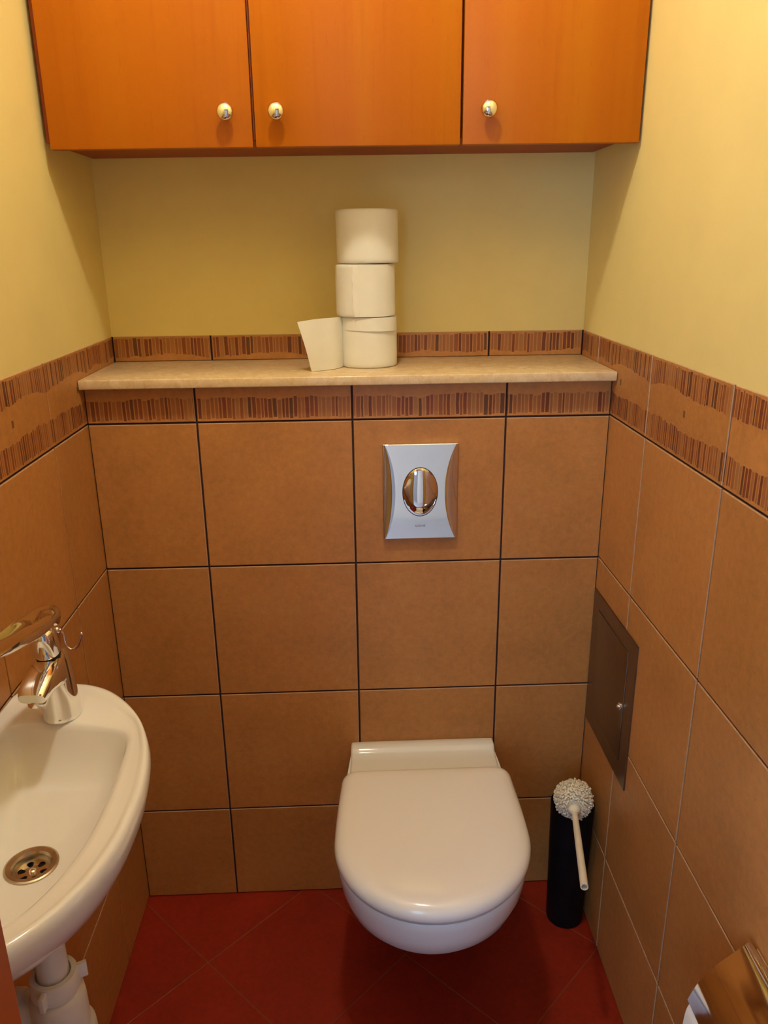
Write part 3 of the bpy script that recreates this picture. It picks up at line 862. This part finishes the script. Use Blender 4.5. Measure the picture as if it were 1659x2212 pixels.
# ------------------------------------------------------------------ trap below the basin
tx, ty = .1160, -.7400
trp = thing('drain_trap', 'white plastic bottle trap hanging under the wash basin', 'drain trap', (tx, ty, .44))
bm = bmesh.new(); lathe(bm, [(.0185, .5880), (.0190, .5910), (.0190, .6997)], 32, (tx, ty, 0)); part('tailpipe', bm, M_WHITEPLASTIC, trp)
bm = bmesh.new()
lathe(bm, [(.0225, .5680), (.0290, .5685), (.0300, .5710), (.0290, .5920), (.0275, .5955), (.0215, .5960), (.0205, .5910)], 40, (tx, ty, 0))
nut = part('nut', bm, M_WHITEPLASTIC, trp)
for a in (-.05, 2.05, 4.15):
    b2 = bmesh.new(); bbox(b2, .027, .0395, -.0032, .0032, .5720, .5940, .0012)
    mt = Matrix.Translation((tx, ty, 0)) @ Matrix.Rotation(a+.5, 4, 'Z')
    bmesh.ops.transform(b2, matrix=mt, verts=list(b2.verts)); part('wing', b2, M_WHITEPLASTIC, nut)
bm = bmesh.new(); lathe(bm, [(.0245, .5675), (.0275, .5670), (.0335, .5600), (.0345, .5480), (.0350, .5030), (.0350, .5000)], 40, (tx, ty, 0)); 
lathe(bm, [(.0180, .0), (.0180, .075)], 28, (.0380, ty, .5360), (1, 0, 0))
part('trap_body', bm, M_WHITEPLASTIC, trp)
bm = bmesh.new(); lathe(bm, [(.0250, .0), (.0255, .002), (.0255, .018), (.0235, .021)], 36, (.0500, ty, .5360), (1, 0, 0)); part('nut', bm, M_WHITEPLASTIC, trp)
bm = bmesh.new(); lathe(bm, [(.0160, .0005), (.0160, .052)], 28, (0, ty, .5360), (1, 0, 0)); lathe(bm, [(.030, .0004), (.030, .003), (.024, .008), (.017, .009)], 32, (0, ty, .5360), (1, 0, 0)); part('outlet_pipe', bm, M_WHITEPLASTIC, trp)
bm = bmesh.new(); lathe(bm, [(.0001, .4280), (.022, .4290), (.0325, .4380), (.0350, .4580), (.0360, .4780)], 40, (tx, ty, 0)); 
lathe(bm, [(.0360, .4760), (.0405, .4765), (.0415, .4790), (.0405, .5000), (.0390, .5025), (.0350, .5030)], 40, (tx, ty, 0))
part('cup', bm, M_WHITEPLASTIC, trp)

# ------------------------------------------------------------------ toilet paper holder, lower right
ph = thing('paper_holder', 'chrome toilet paper holder with curved cover on the right wall', 'paper holder', (W, -.815, .50))
PYA, PYB = -.745, -.885
prof = spline([(W-.0040, .5960), (W-.0120, .5955), (.9840, .5800), (.9660, .5620), (.9480, .5370), (.9360, .5070)], 7)
bm = bmesh.new()
def strip(bm, pr, th, y0, y1, ny=2):
    up, dn = [], []
    for i, p in enumerate(pr):
        tg = (pr[min(i+1, len(pr)-1)] - pr[max(i-1, 0)]).normalized(); nr = Vector((-tg[1], tg[0]))
        dn.append((p[0], p[1])); up.append((p[0]-nr[0]*th, p[1]-nr[1]*th))
    sec = dn + up[::-1]
    loft(bm, [[(x, y, z) for x, z in sec] for y in (y0, y1)])
pr2 = [Vector((p[0], p[1])) for p in prof]
strip(bm, pr2, .0013, PYA, PYB)
bmesh.ops.recalc_face_normals(bm, faces=list(bm.faces))
part('cover', bm, M_CHROME, ph, angle=30)
bm = bmesh.new(); bbox(bm, W-.0042, W-.0003, PYB+.012, PYA-.010, .470, .6020, .0016, 2)
part('back_plate', bm, M_CHROME, ph, angle=50)
bm = bmesh.new(); lathe(bm, [(.0001, 0), (.0052, .0), (.0058, .001), (.0058, .133), (.0052, .134), (.0001, .134)], 20, (W-.0100, -.748, .5990), (0, -1, 0), False, False)
part('hinge', bm, M_CHROME, ph)
bm = bmesh.new(); tube(bm, [(W-.004, -.882, .520), (W-.020, -.882, .510), (.9700, -.882, .492), (.9690, -.876, .490), (.9690, -.755, .490)], .0035, 12)
part('arm', bm, M_CHROME, ph)
hr = thing('toilet_roll', 'toilet roll hanging under the chrome cover on the right wall', 'toilet roll', (.968, -.755, .49))
part('paper', roll_bm((.9690, -.752, .4890), .0345, .100, ax=(0, -1, 0), seedv=21), M_PAPER, hr, angle=50)
part('core', core_bm((.9690, -.752, .4890), .100, ax=(0, -1, 0)), M_CARD, hr)
bm = bmesh.new()
tp = spline([(.9610, .5230), (.9490, .5175), (.9395, .5080), (.9345, .4960), (.9325, .4800), (.9315, .4500), (.9320, .4150)], 5)
strip(bm, [Vector((p[0], p[1])) for p in tp], .0006, -.7485, -.8515)
bmesh.ops.recalc_face_normals(bm, faces=list(bm.faces))
part('hanging_sheet', bm, M_PAPER, hr, angle=60)

# ------------------------------------------------------------------ lamp on the ceiling
LX, LY, LZ = .46, -.62, 2.412
lamp = thing('ceiling_lamp', 'round opal glass ceiling lamp in the middle of the ceiling', 'lamp', (LX, LY, CEIL))
bm = bmesh.new(); lathe(bm, [(.045, -.0003), (.050, -.010), (.105, -.032), (.118, -.052), (.116, -.053), (.102, -.036), (.0001, -.024)], 48, (LX, LY, CEIL), (0, 0, 1), True, False); part('shade', bm, M_WHITEPLASTIC, lamp)  # unseen dish, widened to keep lamp light off the ceiling
bm = bmesh.new(); bmesh.ops.create_uvsphere(bm, u_segments=32, v_segments=20, radius=.05, matrix=Matrix.Translation((LX, LY, LZ)))
M_LAMP = m_emit('warm_lamp_glass', (1.0, .925, .74), 268.0)
part('globe', bm, M_LAMP, lamp)

# daylight entering by the hall window, plus an added hall fill
def area(name, loc, rot, sx, sy, col, pw):
    l = bpy.data.lights.new(name, 'AREA'); l.shape = 'RECTANGLE'; l.size = sx; l.size_y = sy; l.color = col; l.energy = pw
    o = bpy.data.objects.new(name, l); COL.objects.link(o); o.location = loc; o.rotation_euler = rot
    return o
area('window_daylight', ((WX0+WX1)/2, HY-.12, (WZ0+WZ1)/2), (pi/2, 0, 0), WX1-WX0, WZ1-WZ0, (.36, .62, 1.0), 29)
area('hall_fill', (HX0-.12, -2.0, 1.2), (0, -pi/2, 0), 1.9, 1.1, (.70, .76, 1.0), 80)  # added fill light that brightens the hall and its white door

wd = bpy.data.worlds.new('sky'); scene.world = wd; wd.use_nodes = True
bg = wd.node_tree.nodes['Background']; bg.inputs[0].default_value = (.55, .7, 1.0, 1); bg.inputs[1].default_value = .6

# ------------------------------------------------------------------ camera
FPX = 1722.28
cam = bpy.data.cameras.new('camera'); co = bpy.data.objects.new('camera', cam); COL.objects.link(co)
cam.sensor_fit = 'HORIZONTAL'; cam.sensor_width = 36.0; cam.lens = 36.0*FPX/1659.0
cam.clip_start = .02
fw = Vector((.03521821, .94753535, -.31770494)); rt = Vector((.99911661, -.04067564, -.01055856)); up = Vector((.02292746, .31705243, .94813084))
m = Matrix((rt, up, -fw)).transposed().to_4x4(); m.translation = (.5106, -1.5252, 1.4600)
co.matrix_world = m
scene.camera = co
vs = scene.view_settings
vs.view_transform = 'Standard'; vs.look = 'None'; vs.gamma = 1; vs.exposure = 0.0; vs.use_curve_mapping = False
cy = scene.cycles
cy.max_bounces = 10; cy.diffuse_bounces = 6; cy.glossy_bounces = 6; cy.sample_clamp_indirect = 6.0
cy.use_denoising = True
